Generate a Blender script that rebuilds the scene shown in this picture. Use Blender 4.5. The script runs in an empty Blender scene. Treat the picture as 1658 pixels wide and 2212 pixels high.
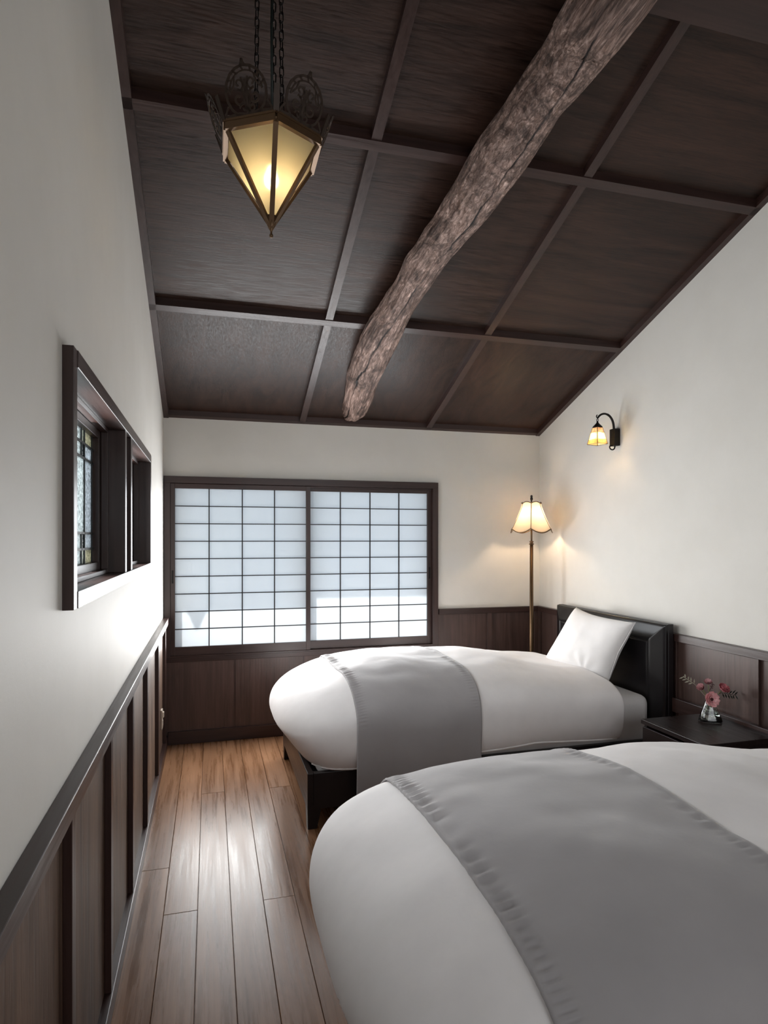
import bpy, bmesh, math, random
from mathutils import Vector, Matrix, noise
import numpy as np

random.seed(4)
SC = bpy.context.scene
C = SC.collection
PI = math.pi

# ------------------------------------------------------------------ camera
W = 2.852; H0 = 2.2753; SL = 0.3594; RIDGE = -3.75; YB = -6.2
YAW = 0.27
cam_d = bpy.data.cameras.new('camera'); cam = bpy.data.objects.new('camera', cam_d); C.objects.link(cam)
cam_d.sensor_fit = 'HORIZONTAL'; cam_d.sensor_width = 36.0
cam_d.lens = 1356.62 / 1658 * 36.0
cam_d.shift_y = (1165.4 - 1106) / 1658
cam_d.clip_start = 0.02
cam.location = (0.3059, -4.525, 1.4)
cam.rotation_euler = (PI / 2, 0, -YAW)
SC.camera = cam

# ------------------------------------------------------------------ sky, sun, daylight, exposure
wd = bpy.data.worlds.new('sky'); SC.world = wd; wd.use_nodes = True
bg = wd.node_tree.nodes['Background']
bg.inputs[0].default_value = (0.88, 0.94, 1.0, 1); bg.inputs[1].default_value = 1.25

def lamp(name, kind, loc, energy, color, **kw):
    d = bpy.data.lights.new(name, kind); d.energy = energy; d.color = color
    for k, v in kw.items(): setattr(d, k, v)
    o = bpy.data.objects.new(name, d); C.objects.link(o); o.location = loc
    return o
sun = lamp('sun', 'SUN', (0, 3, 5), 9.0, (1.0, 0.96, 0.90), angle=math.radians(0.6))
SUN_DIR = Vector((0.22, -1.0, -2.1)).normalized()
sun.rotation_euler = SUN_DIR.to_track_quat('-Z', 'Y').to_euler()
# daylight at the left leaded window, then an added fill lamp behind the camera
a = lamp('daylight_left', 'AREA', (-0.75, -2.1, 1.75), 90, (0.93, 0.97, 1.0), shape='RECTANGLE', size=2.6, size_y=1.3)
a.rotation_euler = Vector((1, 0, -0.15)).to_track_quat('-Z', 'Y').to_euler()
a = lamp('rear_fill', 'AREA', (1.6, -6.9, 1.9), 33, (0.97, 0.98, 1.0), shape='RECTANGLE', size=1.9, size_y=1.9)
a.rotation_euler = Vector((0, 1, -0.05)).to_track_quat('-Z', 'Y').to_euler()
# soft daylight entering through the paper screens
a = lamp('daylight_screens', 'AREA', (.99, -.036, 1.20), 25, (0.95, 0.975, 1.0), shape='RECTANGLE', size=1.84, size_y=1.08)
a.rotation_euler = (-PI / 2, 0, 0)
a = lamp('daylight_sunlit_screens', 'AREA', (.99, -.038, .82), 24, (1.0, 0.985, 0.96), shape='RECTANGLE', size=1.80, size_y=.30)
a.rotation_euler = (-PI / 2, 0, 0)
# and through the two leaded lights in the left wall
for yy, sy in ((-2.59, .74), (-1.59, .64)):
    a = lamp('daylight_leaded_window', 'AREA', (-.052, yy, 1.535), 9.5, (0.95, 0.98, 1.0), shape='RECTANGLE', size=sy, size_y=.40, spread=math.radians(150))
    a.rotation_euler = Vector((1, 0, 0)).to_track_quat('-Z', 'Z').to_euler()
SC.view_settings.view_transform = 'Standard'
SC.view_settings.look = 'None'
SC.view_settings.exposure = 0.20
SC.view_settings.gamma = 1.0
SC.view_settings.use_curve_mapping = False
try:
    SC.cycles.max_bounces = 12; SC.cycles.diffuse_bounces = 7; SC.cycles.transparent_max_bounces = 12
    SC.cycles.sample_clamp_indirect = 0; SC.cycles.use_denoising = True
except Exception: pass

# ------------------------------------------------------------------ materials
class NT:
    def __init__(s, name):
        s.m = bpy.data.materials.new(name); s.m.use_nodes = True
        s.t = s.m.node_tree; s.b = s.t.nodes['Principled BSDF']; s.out = s.t.nodes['Material Output']
    def n(s, typ, **kw):
        x = s.t.nodes.new(typ)
        for k, v in kw.items(): setattr(x, k, v)
        return x
    def l(s, a, b): s.t.links.new(a, b)
    def coords(s, scale, rnd=True, rot=(0, 0, 0)):
        tc = s.n('ShaderNodeTexCoord'); mp = s.n('ShaderNodeMapping')
        mp.inputs['Scale'].default_value = scale; mp.inputs['Rotation'].default_value = rot
        s.l(tc.outputs['Object'], mp.inputs['Vector'])
        if rnd:
            oi = s.n('ShaderNodeObjectInfo'); ml = s.n('ShaderNodeVectorMath', operation='SCALE')
            ml.inputs[0].default_value = (17, 31, 23); s.l(oi.outputs['Random'], ml.inputs['Scale'])
            s.l(ml.outputs[0], mp.inputs['Location'])
        return mp.outputs[0]
    def noise(s, vec, scale=1, detail=5, rough=.6, dist=0):
        x = s.n('ShaderNodeTexNoise'); x.inputs['Scale'].default_value = scale
        x.inputs['Detail'].default_value = detail; x.inputs['Roughness'].default_value = rough
        x.inputs['Distortion'].default_value = dist
        s.l(vec, x.inputs['Vector']); return x.outputs['Fac']
    def ramp(s, fac, stops):
        r = s.n('ShaderNodeValToRGB'); e = r.color_ramp.elements
        while len(e) < len(stops): e.new(0.5)
        for k, (p, c) in enumerate(stops): e[k].position = p; e[k].color = (*c, 1) if len(c) == 3 else c
        s.l(fac, r.inputs[0]); return r.outputs[0]
    def bump(s, fac, strength, dist=.01):
        b = s.n('ShaderNodeBump'); b.inputs['Strength'].default_value = strength
        b.inputs['Distance'].default_value = dist; s.l(fac, b.inputs['Height'])
        s.l(b.outputs[0], s.b.inputs['Normal']); return b

def plain(name, col, rough=.5, metal=0, spec=.5, coat=0):
    m = NT(name); m.b.inputs['Base Color'].default_value = (*col, 1); m.b.inputs['Roughness'].default_value = rough
    m.b.inputs['Metallic'].default_value = metal; m.b.inputs['Specular IOR Level'].default_value = spec
    m.b.inputs['Coat Weight'].default_value = coat
    return m.m

def wood(name, c1, c2, axis, rough=(.25, .4), scale=1.0, bump=.15, vary=.0, spec=.5, coat=0.0, fine=60, long=2.2):
    """grain stretched along the given axis (0, 1 or 2)"""
    m = NT(name)
    sc = [fine * scale] * 3; sc[axis] = long * scale
    v = m.coords(sc)
    f = m.noise(v, 1, 6, .65, .4)
    sc2 = [9 * scale] * 3; sc2[axis] = 1.1 * scale
    g = m.noise(m.coords(sc2), 1, 4, .6, 1.2)
    mx = m.n('ShaderNodeMath', operation='ADD'); m.l(f, mx.inputs[0]); m.l(g, mx.inputs[1])
    hf = m.n('ShaderNodeMath', operation='MULTIPLY'); hf.inputs[1].default_value = .5; m.l(mx.outputs[0], hf.inputs[0])
    col = m.ramp(hf.outputs[0], [(.36, c1), (.62, c2)])
    if vary:
        oi = m.n('ShaderNodeObjectInfo'); mr = m.n('ShaderNodeMapRange')
        mr.inputs['To Min'].default_value = 1 - vary; mr.inputs['To Max'].default_value = 1 + vary
        m.l(oi.outputs['Random'], mr.inputs['Value'])
        vm = m.n('ShaderNodeVectorMath', operation='SCALE'); m.l(col, vm.inputs[0]); m.l(mr.outputs[0], vm.inputs['Scale'])
        col = vm.outputs[0]
    m.l(col, m.b.inputs['Base Color'])
    mr = m.n('ShaderNodeMapRange'); mr.inputs['From Min'].default_value = .3; mr.inputs['From Max'].default_value = .7
    mr.inputs['To Min'].default_value = rough[0]; mr.inputs['To Max'].default_value = rough[1]
    m.l(f, mr.inputs['Value']); m.l(mr.outputs[0], m.b.inputs['Roughness'])
    m.b.inputs['Specular IOR Level'].default_value = spec
    m.b.inputs['Coat Weight'].default_value = coat; m.b.inputs['Coat Roughness'].default_value = .25
    m.bump(f, bump, .004)
    return m.m

def plaster():
    m = NT('cream_plaster')
    v = m.coords((1, 1, 1), False)
    f = m.noise(v, 2.2, 5, .6); m.l(m.ramp(f, [(.3, (.65, .628, .585)), (.7, (.705, .685, .645))]), m.b.inputs['Base Color'])
    m.b.inputs['Roughness'].default_value = .6; m.b.inputs['Specular IOR Level'].default_value = .25
    g = m.noise(v, 60, 6, .7); m.bump(g, .12, .003)
    return m.m

def cloth(name, c, weave=900, sheen=.2, rough=.8):
    m = NT(name)
    v = m.coords((1, 1, 1), True)
    f = m.noise(v, 6, 4, .6)
    m.l(m.ramp(f, [(.3, tuple(x * .93 for x in c)), (.7, c)]), m.b.inputs['Base Color'])
    m.b.inputs['Roughness'].default_value = rough; m.b.inputs['Sheen Weight'].default_value = sheen
    m.b.inputs['Specular IOR Level'].default_value = .25
    g = m.noise(v, 9, 5, .5, .2); m.bump(g, .16, .012)
    return m.m

def translucent(name, col, trans=.5, glossy=.0, transp=.0, noise_scale=0, rough=.3):
    """paper, shade cloth or art glass lit from behind"""
    m = NT(name); t = m.t
    d = m.n('ShaderNodeBsdfDiffuse'); tr = m.n('ShaderNodeBsdfTranslucent'); mx = m.n('ShaderNodeMixShader')
    d.inputs[0].default_value = (*col, 1); tr.inputs[0].default_value = (*col, 1); mx.inputs[0].default_value = trans
    m.l(d.outputs[0], mx.inputs[1]); m.l(tr.outputs[0], mx.inputs[2]); o = mx.outputs[0]
    if transp:
        tp = m.n('ShaderNodeBsdfTransparent'); m2 = m.n('ShaderNodeMixShader'); m2.inputs[0].default_value = transp
        tp.inputs[0].default_value = (*col, 1)
        m.l(o, m2.inputs[1]); m.l(tp.outputs[0], m2.inputs[2]); o = m2.outputs[0]
    if glossy:
        g = m.n('ShaderNodeBsdfGlossy'); g.inputs['Roughness'].default_value = rough; m3 = m.n('ShaderNodeMixShader'); m3.inputs[0].default_value = glossy
        if noise_scale:
            f = m.noise(m.coords((1, 1, 1)), noise_scale, 3, .5); b = m.n('ShaderNodeBump')
            b.inputs['Strength'].default_value = 1; b.inputs['Distance'].default_value = .01; m.l(f, b.inputs['Height'])
            m.l(b.outputs[0], g.inputs['Normal']); m.l(b.outputs[0], tr.inputs['Normal'])
        m.l(o, m3.inputs[1]); m.l(g.outputs[0], m3.inputs[2]); o = m3.outputs[0]
    m.l(o, m.out.inputs[0])
    t.nodes.remove(m.b)
    return m.m

def clear_glass(name, col=(1, 1, 1), rough=0.0, ior=1.45):
    m = NT(name); m.b.inputs['Base Color'].default_value = (*col, 1); m.b.inputs['Roughness'].default_value = rough
    m.b.inputs['Transmission Weight'].default_value = 1; m.b.inputs['IOR'].default_value = ior
    return m.m

def glow(name, col, strength):
    m = NT(name); e = m.n('ShaderNodeEmission'); e.inputs[0].default_value = (*col, 1); e.inputs[1].default_value = strength
    t = m.n('ShaderNodeBsdfTransparent'); x = m.n('ShaderNodeMixShader'); x.inputs[0].default_value = .6
    m.l(t.outputs[0], x.inputs[1]); m.l(e.outputs[0], x.inputs[2]); m.l(x.outputs[0], m.out.inputs[0]); m.t.nodes.remove(m.b)
    return m.m

DK1, DK2 = (.010, .0045, .003), (.046, .022, .015)
M = {}
M['plaster'] = plaster()
M['ply_x'] = wood('dark_ply_grain_across', DK1, DK2, 0, (.28, .54), 1, .16, .06, .30, fine=130, long=9)
M['ply_y'] = wood('dark_ply_grain_along', DK1, DK2, 1, (.28, .54), 1, .16, .06, .30, fine=130, long=9)
M['dark_x'] = wood('dark_wood_x', (.022, .010, .008), (.045, .021, .017), 0, (.28, .42), 1, .12)
M['dark_y'] = wood('dark_wood_y', (.022, .010, .008), (.045, .021, .017), 1, (.28, .42), 1, .12)
M['dark_z'] = wood('dark_wood_z', (.022, .010, .008), (.045, .021, .017), 2, (.28, .42), 1, .12)
M['wain_z'] = wood('stained_panel', (.046, .026, .021), (.092, .053, .044), 2, (.30, .48), 1, .22, .05)
M['wain_left'] = wood('worn_stained_panel', (.035, .018, .012), (.15, .092, .062), 2, (.38, .55), .9, .45, .08)
M['plank'] = wood('brown_floorboard', (.135, .060, .026), (.33, .175, .095), 1, (.22, .36), .8, .12, .12, spec=.26)
M['frame'] = wood('espresso_wood', (.010, .008, .009), (.016, .012, .013), 1, (.3, .4), 1, .05)
M['leather'] = plain('black_leather', (.006, .005, .006), .27, spec=.5)
M['night'] = wood('nightstand_wood', (.010, .006, .006), (.020, .012, .011), 1, (.25, .38), 1, .08)
M['sheet'] = cloth('white_sheet', (.80, .78, .77))
M['duvet'] = cloth('white_duvet', (.89, .86, .855))
M['runner'] = cloth('grey_runner', (.37, .352, .355), sheen=.35)
M['iron'] = plain('black_iron', (.012, .009, .008), .45, .6)
M['bronze'] = plain('dark_bronze', (.13, .075, .038), .42, .6)
M['crest'] = plain('filigree_bronze', (.040, .024, .016), .5, .4)
M['brass'] = plain('antique_brass', (.11, .065, .032), .35, .75)
M['paper'] = translucent('shoji_paper', (.86, .90, .93), .62)
M['lead'] = plain('lead_came', (.02, .025, .025), .5, .3)
M['beige'] = plain('beige_plastic', (.42, .36, .30), .4)

def log_mat():
    m = NT('weathered_log')
    tc = m.n('ShaderNodeTexCoord')
    def uv(sc):
        mp = m.n('ShaderNodeMapping'); m.l(tc.outputs['UV'], mp.inputs['Vector']); mp.inputs['Scale'].default_value = sc; return mp.outputs[0]
    f = m.noise(uv((16, 16, 1)), 3.0, 10, .74, 1.1)
    g = m.noise(uv((3.2, 9, 1)), 2.4, 7, .68, 1.2)
    c1 = m.ramp(f, [(.30, (.035, .018, .012)), (.43, (.17, .105, .08)), (.54, (.40, .29, .25)), (.70, (.74, .60, .55))])
    c2 = m.ramp(g, [(.36, (.22, .16, .13)), (.49, (.78, .70, .66)), (.62, (1.45, 1.36, 1.32))])
    mm = m.n('ShaderNodeVectorMath', operation='MULTIPLY'); m.l(c1, mm.inputs[0]); m.l(c2, mm.inputs[1])
    at = m.n('ShaderNodeAttribute'); at.attribute_name = 'crack'
    cr = m.ramp(at.outputs['Fac'], [(.1, (1, 1, 1)), (.6, (.06, .035, .03))])
    m3 = m.n('ShaderNodeVectorMath', operation='MULTIPLY'); m.l(mm.outputs[0], m3.inputs[0]); m.l(cr, m3.inputs[1])
    m.l(m3.outputs[0], m.b.inputs['Base Color']); m.b.inputs['Roughness'].default_value = .5
    m.bump(f, 1.0, .014)
    return m.m
M['log'] = log_mat()
M['crack'] = plain('log_crack', (.006, .003, .003), .9)

# ------------------------------------------------------------------ object helpers
def link(name, bm, mat, parent=None, smooth=False):
    me = bpy.data.meshes.new(name); bm.normal_update()
    bm.to_mesh(me); bm.free()
    if smooth:
        for p in me.polygons: p.use_smooth = True
    o = bpy.data.objects.new(name, me); C.objects.link(o)
    for k in (mat if isinstance(mat, (list, tuple)) else [mat]):
        me.materials.append(k)
    if parent: o.parent = parent
    return o
def tag(o, label, cat, group=None):
    o['label'] = label; o['category'] = cat
    if group: o['group'] = group
    return o
def thing(name, label, cat, loc=(0, 0, 0), group=None):
    o = bpy.data.objects.new(name, None); C.objects.link(o); o.location = loc; o.empty_display_size = .05
    return tag(o, label, cat, group)
def structure(o): o['kind'] = 'structure'; return o
def sroot(name, loc=(0, 0, 0)):
    o = bpy.data.objects.new(name, None); C.objects.link(o); o.location = loc; return structure(o)
def B(): return bmesh.new()
def bx(bm, x0, x1, y0, y1, z0, z1, bev=0):
    vs = [bm.verts.new((x, y, z)) for x in (x0, x1) for y in (y0, y1) for z in (z0, z1)]
    fs = [(0, 1, 3, 2), (4, 6, 7, 5), (0, 4, 5, 1), (2, 3, 7, 6), (0, 2, 6, 4), (1, 5, 7, 3)]
    F = [bm.faces.new([vs[i] for i in f]) for f in fs]
    if bev:
        es = list({e for f in F for e in f.edges})
        bmesh.ops.bevel(bm, geom=es, offset=bev, segments=2, affect='EDGES', profile=.5)
    return bm
def hexa(bm, pts):
    """eight corners: bottom four then top four"""
    v = [bm.verts.new(p) for p in pts]
    for f in ((3, 2, 1, 0), (4, 5, 6, 7), (0, 1, 5, 4), (1, 2, 6, 5), (2, 3, 7, 6), (3, 0, 4, 7)):
        bm.faces.new([v[i] for i in f])
    bmesh.ops.recalc_face_normals(bm, faces=bm.faces[:])
    return bm
def box(name, mat, parent, x0, x1, y0, y1, z0, z1, bev=0):
    """a box whose origin is its own centre"""
    cx, cy, cz = (x0 + x1) / 2, (y0 + y1) / 2, (z0 + z1) / 2
    o = link(name, bx(B(), x0 - cx, x1 - cx, y0 - cy, y1 - cy, z0 - cz, z1 - cz, bev), mat, parent)
    o.location = (cx, cy, cz)
    return o
def prism_x(bm, x0, x1, poly):
    a = [bm.verts.new((x0, y, z)) for y, z in poly]; b = [bm.verts.new((x1, y, z)) for y, z in poly]
    n = len(poly)
    bm.faces.new(a); bm.faces.new(b[::-1])
    for i in range(n): bm.faces.new((a[i], b[i], b[(i + 1) % n], a[(i + 1) % n]))
    bmesh.ops.recalc_face_normals(bm, faces=bm.faces[:])
    return bm
def tube(bm, pts, r, seg=8, cap=True):
    pts = [Vector(p) for p in pts]; n = len(pts)
    R = r if isinstance(r, (list, tuple)) else [r] * n
    rings = []; up = None
    for i in range(n):
        d = (pts[min(i + 1, n - 1)] - pts[max(i - 1, 0)]).normalized()
        if up is None:
            up = Vector((0, 0, 1)) if abs(d.z) < .9 else Vector((1, 0, 0))
        s = d.cross(up); s.normalize(); up = s.cross(d).normalized()
        rings.append([bm.verts.new(pts[i] + (s * math.cos(2 * PI * k / seg) + up * math.sin(2 * PI * k / seg)) * R[i]) for k in range(seg)])
    for i in range(n - 1):
        for k in range(seg):
            bm.faces.new((rings[i][k], rings[i][(k + 1) % seg], rings[i + 1][(k + 1) % seg], rings[i + 1][k]))
    if cap:
        bm.faces.new(rings[0][::-1]); bm.faces.new(rings[-1])
    return bm
def lathe(bm, prof, seg=24, cx=0, cy=0):
    rings = []
    for r, z in prof:
        rings.append([bm.verts.new((cx + r * math.cos(2 * PI * k / seg), cy + r * math.sin(2 * PI * k / seg), z)) for k in range(seg)] if r > 1e-6 else [bm.verts.new((cx, cy, z))])
    for a, b in zip(rings, rings[1:]):
        for k in range(seg):
            q = [a[k % len(a)], a[(k + 1) % len(a)], b[(k + 1) % len(b)], b[k % len(b)]]
            u = []
            for x in q:
                if x not in u: u.append(x)
            if len(u) > 2: bm.faces.new(u)
    bmesh.ops.recalc_face_normals(bm, faces=bm.faces[:])
    return bm
def copy(o, parent=None):
    c = o.copy(); C.objects.link(c)
    if parent is not None: c.parent = parent
    for ch in list(o.children): copy(ch, c)
    return c
def zc(y): return H0 - SL * y if y >= RIDGE else H0 - SL * RIDGE - SL * (RIDGE - y)

# ------------------------------------------------------------------ floor
fl = structure(link('floor', bx(B(), -.05, W + .05, YB, 0.02, -.06, -.014), M['frame']))
xe = [-.106 + .1222 * i for i in range(26)]
joint = {1: -1.70, 2: -2.05, 3: -.93, 4: -3.05, 5: -2.05, 6: -.94, 7: -2.6, 8: -1.4}
plank_mesh = {}
for i in range(len(xe) - 1):
    x0, x1 = max(xe[i], -.02), min(xe[i + 1], W + .02)
    if x1 - x0 < .01: continue
    j = joint.get(i, -random.uniform(.7, 1.8)); cuts = [0.0]
    y = j
    while y > YB: cuts.append(y); y -= 1.82
    cuts.append(YB)
    for a, b in zip(cuts, cuts[1:]):
        if a - b < .02: continue
        dz = random.uniform(-.0006, .0006)
        bm = bx(B(), -(x1 - x0) / 2 + .0007, (x1 - x0) / 2 - .0007, -(a - b) / 2 + .0008, (a - b) / 2 - .0008, -.014, 0, 0)
        es = [e for e in bm.edges if all(v.co.z > -.001 for v in e.verts)]
        bmesh.ops.bevel(bm, geom=es, offset=.0012, segments=1, affect='EDGES')
        o = link('plank', bm, M['plank'], fl); o.location = ((x0 + x1) / 2, (a + b) / 2, dz)

# ------------------------------------------------------------------ ceiling: sloped, panelled, battened
TH = .12
bm = prism_x(B(), -.05, W + .05, [(0.15, zc(0.15)), (RIDGE, zc(RIDGE)), (YB - .1, zc(YB - .1)), (YB - .1, zc(YB - .1) + TH), (RIDGE, zc(RIDGE) + TH), (0.15, zc(0.15) + TH)])
ce = structure(link('ceiling', bm, M['frame']))
def slab(bm, x0, x1, y0, y1, o0, o1):
    """a piece that follows the slope, from o0 to o1 below it"""
    return hexa(bm, [(x0, y0, zc(y0) - o1), (x1, y0, zc(y0) - o1), (x1, y1, zc(y1) - o1), (x0, y1, zc(y1) - o1),
                     (x0, y0, zc(y0) - o0), (x1, y0, zc(y0) - o0), (x1, y1, zc(y1) - o0), (x0, y1, zc(y1) - o0)])
XP = [0.0, .944, 1.903, W]
YP = [0.0, -1.0555, -2.086, -2.78, RIDGE]
for j in range(4):
    for i in range(3):
        link('panel', slab(B(), XP[i], XP[i + 1], YP[j + 1], YP[j], 0, .006), M['ply_y'] if j == 0 else M['ply_x'], ce)
for i in range(3):
    for ya, yb in ((-4.75, RIDGE), (YB, -4.75)):
        link('panel', slab(B(), XP[i], XP[i + 1], ya, yb, 0, .006), M['ply_x'], ce)
BW, BD = .021, .046
for j in (1, 2):
    link('cross_batten', slab(B(), 0, W, YP[j] - BW, YP[j] + BW, .004, BD), M['dark_x'], ce)
link('purlin', slab(B(), 0, W, -2.92, -2.745, .004, .11), M['dark_x'], ce)
link('cross_batten', slab(B(), 0, W, -4.77, -4.73, .004, BD), M['dark_x'], ce)
for i in (1, 2):
    for a, b in zip(YP, YP[1:]):
        link('long_batten', slab(B(), XP[i] - BW, XP[i] + BW, b + BW, a - BW, .004, BD - .004), M['dark_y'], ce)
    link('long_batten', slab(B(), XP[i] - BW, XP[i] + BW, YB, RIDGE, .004, BD - .004), M['dark_y'], ce)
link('ridge_beam', slab(B(), 0, W, RIDGE - .07, RIDGE + .07, -.02, .16), M['dark_x'], ce)
for k, (x0, x1) in enumerate(((0, .034), (W - .034, W))):
    bm = slab(B(), x0, x1, RIDGE, 0, .002, BD); slab(bm, x0, x1, YB, RIDGE, .002, BD)
    structure(link('trim_%d' % (k + 1), bm, M['dark_y']))
structure(link('trim_3', slab(B(), 0, W, -.032, .002, .0, BD - .004), M['dark_x']))

# ------------------------------------------------------------------ walls
RZ = .87                                              # top of the dado
WZ0, WZ1, WYA, WYB = 1.247, 1.819, -3.042, -1.187     # left window, outer casing
IN = .038
hz0, hz1, hya, hyb = WZ0 + IN, WZ1 - IN, WYA + IN, WYB - IN
bm = B()
e = .012
for y0, y1, z0, z1 in ((YB, 0.15, -.06, WZ0 + e), (YB, WYA + e, WZ0 + e, WZ1 - e), (WYB - e, 0.15, WZ0 + e, WZ1 - e)):
    bx(bm, -.15, 0, y0, y1, z0, z1)
prism_x(bm, -.15, 0, [(0.15, WZ1 - e), (0.15, zc(0.15) + .05), (RIDGE, zc(RIDGE) + .05), (YB, zc(YB) + .05), (YB, WZ1 - e)])
wl = structure(link('wall_left', bm, M['plaster']))
bm = prism_x(B(), W, W + .12, [(0.15, -.06), (0.15, zc(0.15) + .05), (RIDGE, zc(RIDGE) + .05), (YB, zc(YB) + .05), (YB, -.06)])
wr = structure(link('wall_right', bm, M['plaster']))
# back wall round the paper screen window
SX0, SX1, SZ0, SZ1 = .045, 1.935, .60, 1.785
bm = B()
bx(bm, -.05, .022, 0, .12, -.06, 2.4); bx(bm, 1.958, W + .05, 0, .12, -.06, 2.4)
bx(bm, .022, 1.958, 0, .12, -.06, .5965); bx(bm, .022, 1.958, 0, .12, 1.81, 2.4)
wb = structure(link('wall_back', bm, M['plaster']))
# wall behind the camera, with an opening added to let the fill light in
bm = B(); hr = zc(YB) + .06
bx(bm, -.05, .65, YB - .12, YB, -.06, hr); bx(bm, 2.55, W + .05, YB - .12, YB, -.06, hr)
bx(bm, .65, 2.55, YB - .12, YB, 2.3, hr); bx(bm, .65, 2.55, YB - .12, YB, -.06, .9)
structure(link('wall_front', bm, M['plaster']))
w3 = sroot('added_window_3', (1.6, YB - .06, 1.6))  # unseen window frame, added round the fill opening
for x0, x1, z0, z1 in ((.65, .71, .9, 2.3), (2.49, 2.55, .9, 2.3), (.71, 2.49, .9, .96), (.71, 2.49, 2.24, 2.3), (1.57, 1.63, .96, 2.24)):
    link('frame', bx(B(), x0 - 1.6, x1 - 1.6, -.04, .04, z0 - 1.6, z1 - 1.6), M['dark_z'], w3)

# dado panelling: pieces of the wall they stand on
def rail_y(name, x0, x1, y0, y1, z0, z1, mat, bev=.002): return structure(link(name, bx(B(), x0, x1, y0, y1, z0, z1, bev), mat))
PT = .006
lb = [-.15, -.735, -1.39, -1.96, -2.505, -3.05, -3.6, -4.15, -4.7, -5.25, -5.8]
edges = [0.0] + lb + [YB]
for a, b in zip(edges, edges[1:]):
    box('panel', M['wain_left'], wl, 0, PT, b, a, .05, RZ - .03)
for y in lb:
    box('batten', M['dark_z'], wl, PT, PT + .019, y - .018, y + .018, .055, RZ - .04, .0015)
rb = [-.03, -.30, -.92, -1.54, -2.09, -2.66, -3.25, -3.85, -4.45, -5.05, -5.6]
edges = [0.0] + rb + [YB]
for a, b in zip(edges, edges[1:]):
    box('panel', M['wain_z'], wr, W - PT, W, b, a, .05, RZ - .03)
for y in rb:
    box('batten', M['wain_z'], wr, W - PT - .016, W - PT, y - .02, y + .02, .055, RZ - .04, .0015)
for x0, x1, z1 in ((0, .475, .575), (.475, .955, .575), (.955, 1.43, .575), (1.43, 1.935, .575), (1.935, 2.41, RZ - .03), (2.41, W, RZ - .03)):
    box('panel', M['wain_z'], wb, x0, x1, -PT, 0, .05, z1)
for x, z1 in ((2.41, RZ - .04), (W - .035, RZ - .04)):
    box('batten', M['wain_z'], wb, x - .02, x + .02, -PT - .014, -PT, .055, z1, .0015)
for x in (.475, .955, 1.43):
    box('joint_strip', M['dark_z'], wb, x - .004, x + .004, -PT - .003, -PT, .09, .56, .0)
rail_y('trim_4', 0, .036, YB, 0, RZ - .042, RZ, M['dark_y'])
rail_y('trim_5', W - .034, W, YB, 0, RZ - .042, RZ, M['dark_y'])
rail_y('trim_6', 1.985, W - .034, -.034, 0, RZ - .042, RZ, M['dark_x'])
rail_y('trim_7', 0.012, 1.985, -.016, 0, .56, .597, M['dark_x'])
rail_y('baseboard_left', 0, .030, YB, 0, 0, .062, M['dark_y'])
rail_y('baseboard_right', W - .026, W, YB, 0, 0, .062, M['dark_y'])
rail_y('baseboard_back', .030, W - .026, -.022, 0, 0, .088, M['dark_x'])

# ------------------------------------------------------------------ left window with leaded glass
w1 = sroot('window_1', (0, (WYA + WYB) / 2, WZ0))
def wpart(name, mat, x0, x1, y0, y1, z0, z1, bev=.0015, parent=None):
    p = parent or w1
    o = link(name, bx(B(), x0, x1, y0 - w1.location.y, y1 - w1.location.y, z0 - WZ0, z1 - WZ0, bev), mat, p)
    return o
PRO = .023
wpart('casing', M['dark_z'], -.15, PRO, WYA, WYA + IN, WZ0, WZ1)
wpart('casing', M['dark_z'], -.15, PRO, WYB - IN, WYB, WZ0, WZ1)
wpart('casing', M['dark_y'], -.15, PRO + .002, WYA + IN, WYB - IN, WZ1 - IN, WZ1)
wpart('sill', M['dark_y'], -.15, PRO + .002, WYA + IN, WYB - IN, WZ0, WZ0 + IN)
wpart('mullion', M['dark_z'], -.10, PRO - .002, -2.172, -2.132, hz0, hz1)
wpart('mullion', M['dark_z'], -.10, PRO - .002, -2.008, -1.968, hz0, hz1)
wpart('mullion_infill', M['dark_z'], -.10, -.012, -2.132, -2.008, hz0, hz1)
def artglass(name, col, k, tr=.25, sc=120, lo=.35, hi=1.35):
    mt = translucent(name, col, .8, .22, tr, sc, .12); t = mt.node_tree; m = NT.__new__(NT); m.m = mt; m.t = t
    f = m.noise(m.coords((1, 1, 1)), sc * .8, 4, .7); c = m.ramp(f, [(.38, tuple(x * lo for x in col)), (.62, tuple(min(1, x * hi) for x in col))])
    for n in t.nodes:
        if n.bl_idname in ('ShaderNodeBsdfTranslucent', 'ShaderNodeBsdfTransparent'): t.links.new(c, n.inputs[0])
    return mt
G = {'clear': artglass('rippled_clear_glass', (.50, .54, .54), 1, .3, 110), 'seed': artglass('seedy_clear_glass', (.42, .45, .47), 1, .3, 140),
     'yellow': artglass('amber_glass', (.40, .39, .30), 1, .2, 130), 'green': artglass('olive_glass', (.14, .16, .11), 1, .1, 90), 'dark': artglass('smoke_glass', (.05, .07, .075), 1, .1, 90),
     'pale': artglass('pale_glass', (.38, .40, .35), 1, .2, 90)}
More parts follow.
